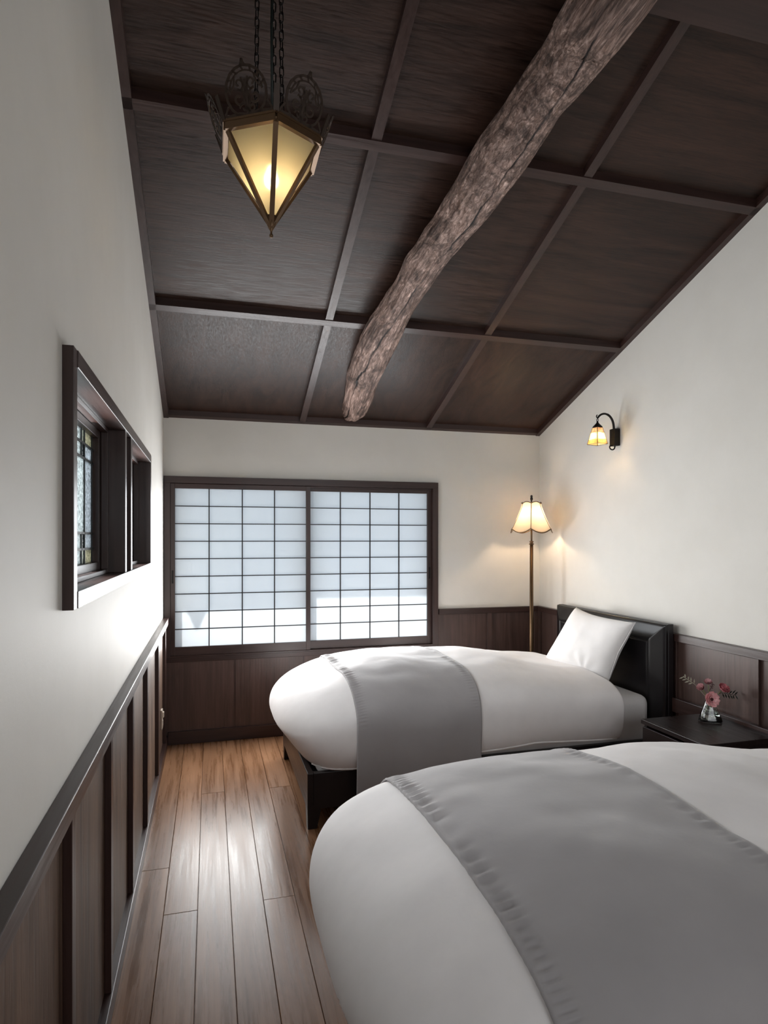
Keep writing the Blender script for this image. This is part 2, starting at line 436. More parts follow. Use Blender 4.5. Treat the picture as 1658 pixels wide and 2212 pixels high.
for ya, yb in ((hya, -2.172), (-1.968, hyb)):
    # fixed outer rebate and moving sash
    for (a, b, z0, z1, mt) in ((ya, ya + .018, hz0, hz1, 'dark_z'), (yb - .018, yb, hz0, hz1, 'dark_z'), (ya + .018, yb - .018, hz0, hz0 + .014, 'dark_y'), (ya + .018, yb - .018, hz1 - .014, hz1, 'dark_y')):
        wpart('stop', M[mt], -.055, -.032, a, b, z0, z1)
    sa, sb, s0, s1 = ya + .004, yb - .004, hz0 + .004, hz1 - .004
    sash = wpart('sash', M['dark_z'], -.095, -.056, sa, sa + .05, s0, s1)
    for (a, b, z0, z1, mt) in ((sb - .05, sb, s0, s1, 'dark_z'), (sa + .05, sb - .05, s0, s0 + .036, 'dark_y'), (sa + .05, sb - .05, s1 - .036, s1, 'dark_y')):
        wpart('stile' if mt == 'dark_z' else 'sash_rail', M[mt], -.095, -.056, a, b, z0, z1, parent=sash)
    g0, g1, z0, z1 = sa + .05, sb - .05, s0 + .036, s1 - .036
    ys = [g0, g0 + .028, g0 + .155, g0 + .205, g1 - .205, g1 - .155, g1 - .028, g1]
    zs = [z0, z0 + .045, z0 + .095, z1 - .088, z1 - .042, z1]
    def cell(a, b, c, d, g):
        o = wpart('pane', G[g], -.079, -.075, a + .001, b - .001, c + .001, d - .001, 0, parent=sash)
    for r in range(5):
        for c in range(7):
            if r == 2:
                if c in (3,): cell(ys[2], ys[5], zs[2], zs[3], 'clear')
                elif c in (0, 6): cell(ys[c], ys[c + 1], zs[2], zs[3], 'green')
                elif c in (1, 5): cell(ys[c], ys[c + 1], zs[2], zs[3], 'seed')
                continue
            if r in (0, 4): g = ['pale', 'yellow', 'pale', 'clear', 'pale', 'yellow', 'pale'][c]
            else: g = ['green', 'seed', 'dark', 'clear', 'dark', 'seed', 'green'][c]
            cell(ys[c], ys[c + 1], zs[r], zs[r + 1], g)
    bm = B(); L = .0035; oy = w1.location.y
    for y in (ys[1], ys[2], ys[5], ys[6]): bx(bm, -.083, -.071, y - L - oy, y + L - oy, z0 - WZ0, z1 - WZ0)
    for y in (ys[3], ys[4]):
        bx(bm, -.083, -.071, y - L - oy, y + L - oy, z0 - WZ0, zs[2] - WZ0); bx(bm, -.083, -.071, y - L - oy, y + L - oy, zs[3] - WZ0, z1 - WZ0)
    for z in zs[1:-1]: bx(bm, -.083, -.071, g0 - oy, g1 - oy, z - L - WZ0, z + L - WZ0)
    link('lead_came', bm, M['lead'], sash)

# ------------------------------------------------------------------ paper screen window
w2 = sroot('window_2', (0, 0, SZ0))
def spart(name, mat, x0, x1, y0, y1, z0, z1, parent=None, bev=.0015):
    return link(name, bx(B(), x0, x1, y0, y1, z0 - SZ0, z1 - SZ0, bev), mat, parent or w2)
spart('casing', M['dark_z'], .003, SX0, -.030, .10, .594, SZ1)
spart('casing', M['dark_z'], SX1, 1.979, -.030, .10, .594, SZ1)
spart('casing', M['dark_x'], .003, 1.979, -.030, .10, SZ1, 1.832)
spart('sill', M['dark_x'], SX0, SX1, -.026, .10, .594, .606)
spart('track', M['dark_x'], SX0, SX1, -.002, .006, SZ1 - .012, SZ1)
PZ0, PZ1 = .664, 1.750
for (x0, x1, y0, y1) in ((SX0, 1.003, -.020, .004), (.975, SX1, .008, .032)):
    left = x0 < .5
    sh = spart('sliding_screen', M['dark_z'], x0, x0 + .030, y0, y1, .606, SZ1 - .002)
    spart('stile', M['dark_z'], x1 - .031, x1, y0, y1, .606, SZ1 - .002, sh)
    spart('screen_rail', M['dark_x'], x0 + .03, x1 - .031, y0, y1, .606, PZ0, sh)
    spart('screen_rail', M['dark_x'], x0 + .03, x1 - .031, y0, y1, PZ1, SZ1 - .002, sh)
    a, b = x0 + .030, x1 - .031
    ym = (y0 + y1) / 2
    for k in range(1, 4):
        x = a + (b - a) * k / 4; spart('muntin', M['frame'], x - .0037, x + .0037, ym - .006, ym + .004, PZ0, PZ1, sh, 0)
    for k in range(1, 9):
        z = PZ0 + (PZ1 - PZ0) * k / 9; spart('muntin', M['frame'], a, b, ym - .006, ym + .004, z - .0032, z + .0032, sh, 0)
    for i in range(4):
        for k in range(9):
            xa, xb = a + (b - a) * i / 4, a + (b - a) * (i + 1) / 4; za, zb = PZ0 + (PZ1 - PZ0) * k / 9, PZ0 + (PZ1 - PZ0) * (k + 1) / 9
            spart('paper_pane', M['paper'], xa, xb, ym + .0045, ym + .0055, za, zb, sh, 0)
    px = x0 + .015 if left else x1 - .015
    spart('finger_pull', M['iron'], px - .006, px + .006, y0 - .002, y0 + .002, 1.10, 1.19, sh)
# outer sash frame outside the paper, and the eave whose edge shades the upper screens
fr = link('outer_frame', bx(B(), SX0, SX0 + .05, .085, .115, 0, SZ1 - SZ0), M['frame'], w2)
for x0, x1, z0, z1 in ((.955, 1.035, 0, SZ1 - SZ0), (SX1 - .03, SX1, 0, SZ1 - SZ0), (SX0 + .05, .955, 0, .03), (1.035, SX1 - .03, 0, .03)):
    link('frame_bar', bx(B(), x0, x1, .085, .115, z0, z1), M['frame'], fr)
EY, EZ = .62, .955 + .60 * 2.1
bm = B(); bx(bm, -1.5, 4.5, EY - .02, EY + .0, EZ, EZ + .12)
hexa(bm, [(-1.5, .0, EZ + .34), (4.5, .0, EZ + .34), (4.5, EY, EZ + .1), (-1.5, EY, EZ + .1), (-1.5, 0, EZ + .38), (4.5, 0, EZ + .38), (4.5, EY, EZ + .14), (-1.5, EY, EZ + .14)])
ev = structure(link('outside_eave', bm, M['frame']))
pts = []
for k in range(13):
    t = k / 12; pts.append((.080 + .16 * t, -.145 * math.exp(-((t - .52) / .30) ** 2)))
bm = B(); ex = -.225 * .6
f = [(ex + x, EZ + z) for x, z in pts]
va = [bm.verts.new((x + .055, EY - .02, z)) for x, z in f] ; vb = [bm.verts.new((x + .055, EY - .005, z)) for x, z in f]
ta = [bm.verts.new((x + .055, EY - .02, EZ + .01)) for x, z in f]; tb = [bm.verts.new((x + .055, EY - .005, EZ + .01)) for x, z in f]
for k in range(12):
    bm.faces.new((va[k], va[k + 1], ta[k + 1], ta[k])); bm.faces.new((vb[k], vb[k + 1], tb[k + 1], tb[k])); bm.faces.new((va[k], va[k + 1], vb[k + 1], vb[k]))
link('eave_pendant', bm, M['frame'], ev)

# ------------------------------------------------------------------ rough log beam
FW = Vector((math.sin(YAW), math.cos(YAW), 0)); RT = Vector((math.cos(YAW), -math.sin(YAW), 0)); CP = Vector((.3059, -4.525, 1.4))
LOG = [(1.274, 0.05, 2.3753, 0.06), (1.294, -0.147, 2.343, 0.0925), (1.26, -0.603, 2.457, 0.1068), (1.252, -0.964, 2.546, 0.104), (1.266, -1.233, 2.627, 0.0892), (1.293, -1.458, 2.696, 0.0829), (1.319, -1.656, 2.758, 0.0839), (1.352, -1.828, 2.811, 0.0903), (1.387, -1.981, 2.858, 0.1), (1.409, -2.122, 2.903, 0.1041), (1.43, -2.25, 2.945, 0.1049), (1.455, -2.365, 2.982, 0.0974), (1.474, -2.472, 3.016, 0.0938), (1.497, -2.569, 3.047, 0.1019), (1.51, -2.661, 3.077, 0.1098), (1.521, -2.746, 3.104, 0.1147), (1.6068, -3.246, 3.2646, 0.1147), (1.684, -3.696, 3.4091, 0.1147)]
def make_log():
    P = [Vector(p[:3]) for p in LOG]; R = [p[3] for p in LOG]
    n = 300; seg = 150; crk = []; path = []; rad = []
    for i in range(n):
        t = i / (n - 1) * (len(P) - 1); k = min(int(t), len(P) - 2); f = t - k
        p0, p1, p2, p3 = P[max(k - 1, 0)], P[k], P[k + 1], P[min(k + 2, len(P) - 1)]
        path.append(.5 * ((2 * p1) + (p2 - p0) * f + (2 * p0 - 5 * p1 + 4 * p2 - p3) * f * f + (3 * p1 - p0 - 3 * p2 + p3) * f ** 3))
        rad.append(R[k] * (1 - f) + R[k + 1] * f)
    bm = B(); cl = bm.verts.layers.float.new('crack'); uvl = bm.loops.layers.uv.new('UVMap'); rings = []; ln = 0
    for i in range(n):
        d = (path[min(i + 1, n - 1)] - path[max(i - 1, 0)]).normalized(); s = d.cross(Vector((0, 0, 1))).normalized(); u = s.cross(d)
        if i: ln += (path[i] - path[i - 1]).length
        ring = []
        for k in range(seg):
            a = 2 * PI * k / seg; dr = s * math.cos(a) + u * math.sin(a)
            q = path[i] + dr * rad[i]
            w = noise.fractal(Vector((q.x * 3, q.y * 3, q.z * 3)), 1, 2, 3) * .010 + noise.noise(Vector((math.cos(a) * 5, math.sin(a) * 5, ln * 2.5))) * .007
            w += noise.noise(Vector((math.cos(a) * 12, math.sin(a) * 12, ln * 7))) * .005
            ck = 0.0
            # long drying crack that wanders along the underside
            for ca, cw, cd in ((-1.25 + .35 * math.sin(ln * 1.7 + 1) + .16 * noise.noise(Vector((ln * 7, 0, 1))) + .05 * noise.noise(Vector((ln * 31, 0, 2))), .042, .020), (-2.25 + .25 * math.sin(ln * 2.6), .035, .010), (-1.75 + .3 * math.sin(ln * 3.3 + 2), .028, .009 * max(0, math.sin(ln * 5)))):
                da = (a - ca + PI) % (2 * PI) - PI
                amp = cd * max(0, min(1, .45 + 1.5 * noise.noise(Vector((ln * 3.1, cd * 300, 5)))))
                e_ = math.exp(-(da / cw) ** 2); w -= amp * e_; ck = max(ck, e_ * amp / .012)
            v_ = bm.verts.new(path[i] + dr * (rad[i] + w)); v_[cl] = ck; ring.append(v_)
        rings.append(ring)
    for i in range(n - 1):
        for k in range(seg):
            f = bm.faces.new((rings[i][k], rings[i][(k + 1) % seg], rings[i + 1][(k + 1) % seg], rings[i + 1][k]))
            for lp, (uu, vv) in zip(f.loops, ((k / seg, i), ((k + 1) / seg, i), ((k + 1) / seg, i + 1), (k / seg, i + 1))):
                lp[uvl].uv = (uu, vv / n * 3.6 * .35)
    bm.faces.new(rings[0]); bm.faces.new(rings[-1][::-1])
    bmesh.ops.recalc_face_normals(bm, faces=bm.faces[:])
    return bm
lg = tag(link('log_beam', make_log(), M['log'], smooth=True), 'rough weathered log beam running up under the dark panelled ceiling', 'beam')

# ------------------------------------------------------------------ beds
def leg_bm(sx, sy):
    bm = B(); t, b = .036, .022
    return hexa(bm, [(-b + sx * .012, -b + sy * .012, 0), (b + sx * .012, -b + sy * .012, 0), (b + sx * .012, b + sy * .012, 0), (-b + sx * .012, b + sy * .012, 0),
                     (-t, -t, .115), (t, -t, .115), (t, t, .115), (-t, t, .115)])
def soft_box(bm, x0, x1, y0, y1, z0, z1, r, cuts=1):
    bx(bm, x0, x1, y0, y1, z0, z1); bmesh.ops.bevel(bm, geom=bm.edges[:], offset=r, segments=6, affect='EDGES', profile=.5)
    return bm
BL, BHW = 2.05, .525
def make_bed():
    """origin: floor below the middle of the foot end; the head is at +x"""
    t = bpy.data.objects.new('bed', None); C.objects.link(t)
    bm = B()
    bx(bm, 0, .03, -BHW, BHW, .095, .27, .003); bx(bm, 1.96, 1.99, -BHW, BHW, .095, .27, .003)
    for s in (-1, 1): bx(bm, .03, 1.96, s * BHW - (.03 if s > 0 else 0), s * BHW + (.03 if s < 0 else 0), .095, .27, .003)
    bx(bm, .03, 1.96, -BHW + .03, BHW - .03, .20, .235)
    link('bed_frame', bm, M['frame'], t)
    for sx, x in ((1, .036), (-1, 1.95)):
        for sy, y in ((1, -BHW + .036), (-1, BHW - .036)):
            o = link('leg', leg_bm(-sx, -sy), M['frame'], t); o.location = (x, y, 0)
    link('mattress', soft_box(B(), .05, 1.965, -.5, .5, .236, .512, .05), M['sheet'], t, True)
    # headboard: flat board with a padded, bevelled leather face
    hb = link('headboard', bx(B(), 2.02, 2.055, -.575, .575, .06, .925, .004), M['frame'], t)
    bm = B(); y0, y1, z0, z1 = -.572, .572, .20, .922
    def loop(i, x): return [bm.verts.new((x, y, z)) for y, z in ((y0 + i, z0 + i), (y1 - i, z0 + i), (y1 - i, z1 - i), (y0 + i, z1 - i))]
    L = [loop(.0, 2.02), loop(.0, 2.006), loop(.012, 1.998), loop(.085, 1.968), loop(.100, 1.966), loop(.106, 1.972), loop(.112, 1.966)]
    for p, q in zip(L, L[1:]):
        for k in range(4): bm.faces.new((p[k], p[(k + 1) % 4], q[(k + 1) % 4], q[k]))
    bm.faces.new(L[-1]); bmesh.ops.recalc_face_normals(bm, faces=bm.faces[:])
    pd = link('padding', bm, M['leather'], hb)
    md = pd.modifiers.new('bev', 'BEVEL'); md.width = .006; md.segments = 3; md.limit_method = 'ANGLE'; md.angle_limit = .15
    return t

def sgp(v, p): return math.copysign(abs(v) ** p, v)
NX0, NX1 = -.120, 1.74
ZC, CU, CD = .45, .222, .30
def sect(x, th, seed, off=0.0):
    """point on the duvet at length x and angle th from the top; y is across the bed"""
    u = min(1, max(0, (x - NX0) / .46)); w_ = 1 - u
    ky = (1 - w_ ** 3.3) ** (1 / 3.3); kz = (1 - w_ ** 2.1) ** (1 / 2.1); kb = (1 - w_ ** 6) ** (1 / 6)
    v = min(1, max(0, (x - 1.0) / .75)); g = min(1, max(0, (x - .05) / .5)); cu = CU * (1 + .22 * g * g * (3 - 2 * g)) * (1 - .36 * v * v * (3 - 2 * v))
    w = min(1, max(0, (NX1 - x) / .035)); kr = .86 + .14 * math.sqrt(max(0, 1 - (1 - w) ** 2))
    b = .608 * ky - .045 * v
    s, c = math.sin(th), math.cos(th)
    if c > 0:
        e = 2 / (3.1 - .5 * w_ ** 2); y = (b + off) * sgp(s, e); zz = (cu * kz * kr + off) * sgp(c, e)
    else:
        e = 2 / 2.7; y = (b + off) * sgp(s, e); zz = (CD * kb + off) * sgp(c, e)
        x = x + .13 * w_ ** 1.5 * min(1, -zz / .17)
    z = ZC + zz - .02 * w_ ** 2
    q = Vector((x * 2.1 + seed * 9, y * 2.3, z * 2.3))
    d = noise.noise(q) * .020 + noise.noise(q * 2.3) * .009 + noise.noise(q * 5) * .003
    d *= min(1, u * 2 + .15)
    z += d * max(0, c) ** .5; y += d * s * .6
    return Vector((x, y, z))
HEM = .275
def th_hem(x, sgn, z=HEM):
    lo, hi = PI / 2, PI
    for _ in range(30):
        m = (lo + hi) / 2
        if sect(x, m * sgn, 0).z > z: lo = m
        else: hi = m
    return lo
def make_duvet(seed):
    nt = 96; bm = B(); rows = []
    xs = [NX0 + 1e-6 + .46 * (i / 44) ** 3.2 for i in range(45)]
    xs += [xs[-1] + (NX1 - .035 - xs[-1]) * i / 60 for i in range(1, 61)] + [NX1 - .02, NX1 - .01, NX1 - .004, NX1]
    for x in xs:
        zh = HEM + .010 * math.sin(x * 3.1 + seed) + .07 * min(1, max(0, (x - .2))) * (1 if x < 1.2 else max(0, 1 - (x - 1.2) * 1.4))
        th = th_hem(x, 1, zh); row = []
        for k in range(nt + 1):
            a = -th + 2 * th * k / nt
            row.append(bm.verts.new(sect(x, a, seed)))
        rows.append(row)
    for a, b in zip(rows, rows[1:]):
        for k in range(nt): bm.faces.new((a[k], a[k + 1], b[k + 1], b[k]))
        bm.faces.new((a[nt], a[0], b[0], b[nt]))
    bm.faces.new(rows[-1]); bm.faces.new(rows[0][::-1])
    bmesh.ops.recalc_face_normals(bm, faces=bm.faces[:])
    hem = [rows[i][0].co.copy() for i in range(24, len(rows) - 2, 3)]
    return bm, hem
def make_runner(x0, x1, seed, skew=0.0):
    """cloth laid across, falling straight past the widest point; puckered along both long seams"""
    nx, nt, nh = 90, 170, 30; bm = B(); cols = []
    W90 = math.radians(89)
    for i in range(nx + 1):
        f = i / nx; col = []; f = .5 - .5 * math.cos(PI * f) if False else f
        for k in range(-nt // 2 - nh, nt // 2 + nh + 1):
            ks = abs(k); sg = 1 if k >= 0 else -1
            a = sg * min(ks / (nt / 2), 1) * W90
            x = x0 + (x1 - x0) * f + skew * (abs(a) / W90) * 0
            p = sect(x, a, seed, .007)
            arc = k * .011
            dl, dr = (x - x0), (x1 - x)
            top = max(0, math.cos(a)) ** .6
            pk = math.sin(arc * 2 * PI / .034 + 2.5 * noise.noise(Vector((arc * 9, seed, 0)))) * (.6 + .5 * noise.noise(Vector((arc * 20, seed, 3))))
            amp = .0100 * math.exp(-((dl - .028) / .020) ** 2) + .0062 * math.exp(-((dr - .028) / .016) ** 2)
            amp2 = .004 * math.exp(-((dl - .008) / .005) ** 2) + .003 * math.exp(-((dr - .008) / .005) ** 2)
            h = pk * amp * top + amp2 * top
            p.z += h * math.cos(a); p.y += h * math.sin(a)
            if ks > nt / 2:
                e = (ks - nt / 2) / nh
                p.z -= e * (p.z - .12); p.y = p.y - sg * .004 * math.sin(x * 20 + e) * e - sg * .02 * e
            col.append(bm.verts.new(p))
        cols.append(col)
    for a, b in zip(cols, cols[1:]):
        for k in range(len(a) - 1): bm.faces.new((a[k], a[k + 1], b[k + 1], b[k]))
    bmesh.ops.recalc_face_normals(bm, faces=bm.faces[:])
    return bm
bed1 = make_bed(); bed1.location = (.758, -.985, 0)
tag(bed1, 'dark framed single bed with black padded headboard, below the corner floor lamp', 'bed', 'pair of single beds')
bed2 = copy(bed1); bed2.location = (.758, -3.05, 0)
bed2['label'] = 'single bed nearest the camera, almost wholly hidden under its white duvet'
for (o, seed, lab, lab2, rx, dx) in ((bed1, 1.0, 'plump white duvet on the far bed beside the paper screen window', 'grey throw laid across the far bed and hanging down its side', (.225, .872), 0),
                                 (bed2, 5.0, 'plump white duvet covering the nearest bed in the right foreground', 'wide grey throw with puckered seams across the nearest bed', (.17, .80), -.075)):
    bm, hem = make_duvet(seed)
    d = tag(link('duvet', bm, M['duvet'], smooth=True), lab, 'duvet', 'white duvets'); d.location = (o.location.x + dx, o.location.y, 0)
    link('hem_piping', tube(B(), hem, .006, 6), M['duvet'], d, True)
    r = link('bed_throw', make_runner(rx[0], rx[1], seed), M['runner'], smooth=True)
    tag(r, lab2, 'throw', 'grey throws'); r.location = d.location
    md = r.modifiers.new('thick', 'SOLIDIFY'); md.thickness = .004; md.offset = -1

# pillow: four corners of a puffed bilinear patch
def make_pillow(c, T=.085, n=40):
    bm = B(); TL, TR, BR, BL_ = [Vector(p) for p in c]
    nrm = ((TR - TL).cross(BL_ - TL)).normalized()
    def P(u, v, s):
        uu, vv = 2 * u - 1, 2 * v - 1
        # the edges bow inwards between the corners
        pu = .5 + .5 * uu * (1 - .10 * (1 - vv * vv)); pv = .5 + .5 * vv * (1 - .11 * (1 - uu * uu))
        p = (TL * (1 - pu) + TR * pu) * (1 - pv) + (BL_ * (1 - pu) + BR * pu) * pv
        h = ((1 - uu ** 4) * (1 - vv ** 4)) ** .55 * T * (1 - .12 * abs(uu))
        q = p * 7; h += (noise.noise(q) * .010 + noise.noise(q * 2.2) * .004) * (1 - uu ** 4) * (1 - vv ** 4)
        r = math.hypot(uu + .2, vv - 1)
        h += .010 * math.sin(math.atan2(vv - 1, uu - .45) * 9) * math.exp(-(math.hypot(uu - .45, vv - 1) / .5) ** 2) * (1 - uu ** 4) * (1 - vv ** 4)
        return p + nrm * h * s
    g = {}
    for s in (1, -1):
        for i in range(n + 1):
            for j in range(n + 1):
                e = i in (0, n) or j in (0, n)
                if s == -1 and e: g[s, i, j] = g[1, i, j]; continue
                g[s, i, j] = bm.verts.new(P(i / n, j / n, s))
        for i in range(n):
            for j in range(n):
                q = [g[s, i, j], g[s, i + 1, j], g[s, i + 1, j + 1], g[s, i, j + 1]]
                bm.faces.new(q if s == 1 else q[::-1])
    bmesh.ops.recalc_face_normals(bm, faces=bm.faces[:])
    return bm
PIL = [(2.675, -.80, .945), (2.650, -1.445, .925), (2.545, -1.325, .545), (2.40, -.82, .56)]
cpt = sum((Vector(p) for p in PIL), Vector()) / 4
bm = make_pillow([Vector(p) - cpt for p in PIL])
pl = tag(link('pillow', bm, M['sheet'], smooth=True), 'white pillow propped against the black padded headboard', 'pillow'); pl.location = cpt
link('pillow_seam', tube(B(), [Vector(p) - cpt for p in (PIL[1], Vector(PIL[1]) * .5 + Vector(PIL[2]) * .5 + Vector((0, .028, 0)), PIL[2])], .003, 6), M['sheet'], pl, True)

# ------------------------------------------------------------------ nightstand
NX, NXe, NYa, NYb, NZ = 2.395, 2.80, -2.245, -1.822, .497
ns = thing('nightstand', 'low dark wooden nightstand between the beds, with a flower vase on it', 'nightstand', ((NX + NXe) / 2, (NYa + NYb) / 2, 0))
hx, hy = (NXe - NX) / 2, (NYb - NYa) / 2
link('tabletop', bx(B(), -hx, hx, -hy, hy, NZ - .022, NZ, .002), M['night'], ns)
bm = B(); bx(bm, -hx + .018, hx, -hy + .006, -hy + .022, .09, NZ - .022); bx(bm, -hx + .018, hx, hy - .022, hy - .006, .09, NZ - .022)
bx(bm, hx - .014, hx, -hy + .022, hy - .022, .09, NZ - .022); bx(bm, -hx + .018, hx - .014, -hy + .022, hy - .022, .09, .106)
link('body', bm, M['night'], ns)
link('back_ledge', bx(B(), hx, hx + .030, -hy, hy + .26, NZ - .06, NZ + .018, .002), M['dark_y'], ns)
for z0, z1 in ((.292, NZ - .034), (.098, .286)):
    dr = link('drawer', bx(B(), -hx + .002, -hx + .018, -hy + .010, hy - .010, z0, z1, .002), M['night'], ns)
    link('handle', bx(B(), -hx - .010, -hx + .002, -.05, .05, (z0 + z1) / 2 - .006, (z0 + z1) / 2 + .006, .002), M['iron'], dr)
for sx in (-1, 1):
    for sy in (-1, 1):
        link('leg', bx(B(), sx * (hx - .035) - .017, sx * (hx - .035) + .017, sy * (hy - .03) - .017, sy * (hy - .03) + .017, 0, .09, .002), M['night'], ns)

# ------------------------------------------------------------------ vase and flowers
VP = Vector((2.700, -1.945, NZ))
GL = clear_glass('vase_glass', (.96, 1, .98)); 
def vase_shell(prof, bm, seg=30):
    rings = []
    for r, z in prof:
        ring = []
        for k in range(seg):
            a = 2 * PI * k / seg; q = 1 + .13 * math.cos(3 * a) * min(1, r / .04)
            ring.append(bm.verts.new((r * q * math.cos(a + 1.1), r * q * math.sin(a + 1.1), z)))
        rings.append(ring)
    for p, q in zip(rings, rings[1:]):
        for k in range(seg): bm.faces.new((p[k], p[(k + 1) % seg], q[(k + 1) % seg], q[k]))
    bm.faces.new(rings[0][::-1]); bm.faces.new(rings[-1]); bmesh.ops.recalc_face_normals(bm, faces=bm.faces[:])
    return bm
vs = tag(link('vase', vase_shell([(.047, 0), (.052, .004), (.051, .012), (.030, .072), (.021, .096), (.020, .102), (.018, .102), (.0185, .096), (.027, .072), (.046, .018), (.044, .013)], B()), GL, smooth=True),
         'small clear glass vase with a wide base on the nightstand', 'vase'); vs.location = VP
link('water', vase_shell([(.043, .0145), (.0445, .019), (.0355, .045), (.0345, .046)], B()), clear_glass('water', (.93, 1, .95), 0, 1.33), vs, True)
PK = 3.13 / 1356.62
def at(u, v, dz=0.0): return RT * ((u - 1537) * PK) + Vector((0, 0, (1558 - v) * PK)) - FW * dz
petal_m = {}
def petal_mat(name, c1, c2):
    m = NT(name); f = m.noise(m.coords((1, 1, 1)), 40, 4, .6); m.l(m.ramp(f, [(.35, c1), (.65, c2)]), m.b.inputs['Base Color'])
    m.b.inputs['Roughness'].default_value = .6; m.b.inputs['Subsurface Weight'].default_value = .1; m.b.inputs['Subsurface Radius'].default_value = (.01, .004, .003); return m.m
PM = [petal_mat('pale_pink_petal', (.72, .30, .32), (.95, .62, .62)), petal_mat('rose_petal', (.42, .10, .13), (.66, .24, .26)), petal_mat('dusty_petal', (.36, .14, .17), (.62, .36, .36))]
GRN = plain('stem_green', (.16, .20, .06), .5); DGR = plain('dark_leaf', (.012, .016, .010), .5); SIL = plain('silvery_leaf', (.36, .34, .26), .55); CORE = plain('flower_centre', (.05, .008, .010), .7)
def petal(bm, R, w, ax, n, cup, ang, tilt):
    """cupped petal strip grown outward from the axis ax"""
    a = Vector((1, 0, 0)) if abs(ax.x) < .8 else Vector((0, 1, 0)); e1 = ax.cross(a).normalized(); e2 = ax.cross(e1)
    d = e1 * math.cos(ang) + e2 * math.sin(ang); s = ax.cross(d); rows = []
    for i in range(5):
        t = i / 4; r = R * (t + .02); h = cup * R * (t ** 1.7) * tilt
        ww = w * math.sin(PI * (.12 + .70 * t)) ** .8
        rows.append([bm.verts.new(n + d * r + ax * (h + abs(k) * abs(k) * .12 * R) + s * ww * k * (1 + .06 * math.sin(ang * 7 + k * 5))) for k in (-1, -.5, 0, .5, 1)])
    for p, q in zip(rows, rows[1:]):
        for k in range(4): bm.faces.new((p[k], p[k + 1], q[k + 1], q[k]))
def flower(lab, u, v, r, mi, face, cup, layers, root=(0, 0, .03)):
    h = at(u, v, .012); t = thing('flower', lab, 'flower', VP, 'flowers in the glass vase')
    ax = face.normalized(); k = 0
    for L in range(layers):
        for j in range(6):
            bm = B(); f = 1 - L * .26
            petal(bm, r * f, r * .52 * f, ax, h + ax * (.002 * L), cup, j * PI / 3 + L * .5, 1 + L * .8)
            o = link('petal', bm, M_P[mi], t, True); k += 1
    bm = B(); bmesh.ops.create_icosphere(bm, subdivisions=2, radius=r * .24, matrix=Matrix.Translation(h + ax * r * .16)); link('flower_centre', bm, CORE, t, True)
    b = Vector(root); m = b.lerp(h, .55) + Vector((0, 0, .004)); m2 = Vector((0.004, 0, .098)); m2.x += (h.x) * .15; m2.y += h.y * .15
    link('stem', tube(B(), [b, b.lerp(m2, .5), m2, m2.lerp(h, .6) + Vector((0, 0, .004)), h - ax * .003], .0016, 6), GRN, t, True)
M_P = PM
flower('pale pink open bloom at the front of the small vase', 1537, 1510, .037, 0, -FW + Vector((0, 0, .25)) + RT * .1, .32, 3, (-.030, .012, .022))
flower('deeper rose coloured bloom on the right of the small vase', 1561, 1491, .028, 1, -FW * .6 + Vector((0, 0, .8)) + RT * .3, .75, 3, (.012, .01, .022))
flower('small dusky pink bloom highest in the vase', 1531, 1476, .018, 2, -FW * .6 + Vector((0, 0, .9)) - RT * .3, .8, 2, (-.005, -.01, .022))
flower('small pale bud leaning left over the vase rim', 1518, 1487, .019, 2, -RT * .7 + Vector((0, 0, .6)) - FW * .5, 1.0, 2, (.012, -.012, .022))
def sprig(lab, path, mat, leafl, n, seed):
    t = thing('sprig', lab, 'foliage', VP, 'sprigs in the glass vase'); pts = [Vector((0, 0, .03)), Vector((0, 0, .10))] + [at(*p) for p in path]
    link('stem', tube(B(), pts, .0012, 5), mat, t, True); rr = random.Random(seed)
    a, b = pts[-2], pts[-1]
    for k in range(n):
        f = (k + .5) / n; p = a.lerp(b, f); d = (b - a).normalized(); s = d.cross(FW).normalized() * (1 if k % 2 else -1)
        q = p + (s * .8 + d * .6 + FW * rr.uniform(-.3, .3)).normalized() * leafl * rr.uniform(.75, 1.1)
        m = p.lerp(q, .5); w = (q - p).cross(FW).normalized() * leafl * .13
        bm = B(); v = [bm.verts.new(x) for x in (p, m + w, q, m - w)]; bm.faces.new(v)
        o = link('leaf', bm, mat, t); md = o.modifiers.new('thick', 'SOLIDIFY'); md.thickness = .0008
sprig('pale silvery leafed sprig reaching up left from the vase', [(1512, 1487), (1505, 1479), (1480, 1462)], SIL, .026, 8, 1)
sprig('dark leafy sprig spreading right behind the rose bloom', [(1556, 1500), (1563, 1497), (1594, 1503)], DGR, .030, 11, 2)
sprig('dark buds and leaves in the middle of the bouquet', [(1536, 1495), (1539, 1488), (1545, 1478)], CORE, .014, 6, 3)

# ------------------------------------------------------------------ floor lamp
FLX, FLY = 2.617, -.30
lp = thing('floor_lamp', 'tall brass floor lamp with a scalloped cream shade in the far corner', 'lamp', (FLX, FLY, 0))
link('base', lathe(B(), [(0, 0), (.125, 0), (.13, .008), (.12, .02), (.06, .03), (.03, .045), (.018, .07), (.016, .08)], 32), M['brass'], lp, True)
link('pole', lathe(B(), [(0, .075), (.017, .075), (.016, .5), (.0125, 1.365), (.0, 1.365)], 20), M['brass'], lp, True)
link('pole_collar', lathe(B(), [(.0, 1.362), (.018, 1.362), (.020, 1.367), (.012, 1.372), (.012, 1.378), (.017, 1.382), (.012, 1.389), (0, 1.389)], 20), M['brass'], lp, True)
link('upper_pole', lathe(B(), [(0, 1.386), (.007, 1.386), (.007, 1.50), (0, 1.50)], 14), M['brass'], lp, True)
link('socket', lathe(B(), [(0, 1.49), (.014, 1.49), (.016, 1.52), (.012, 1.53), (0, 1.53)], 16), M['brass'], lp, True)
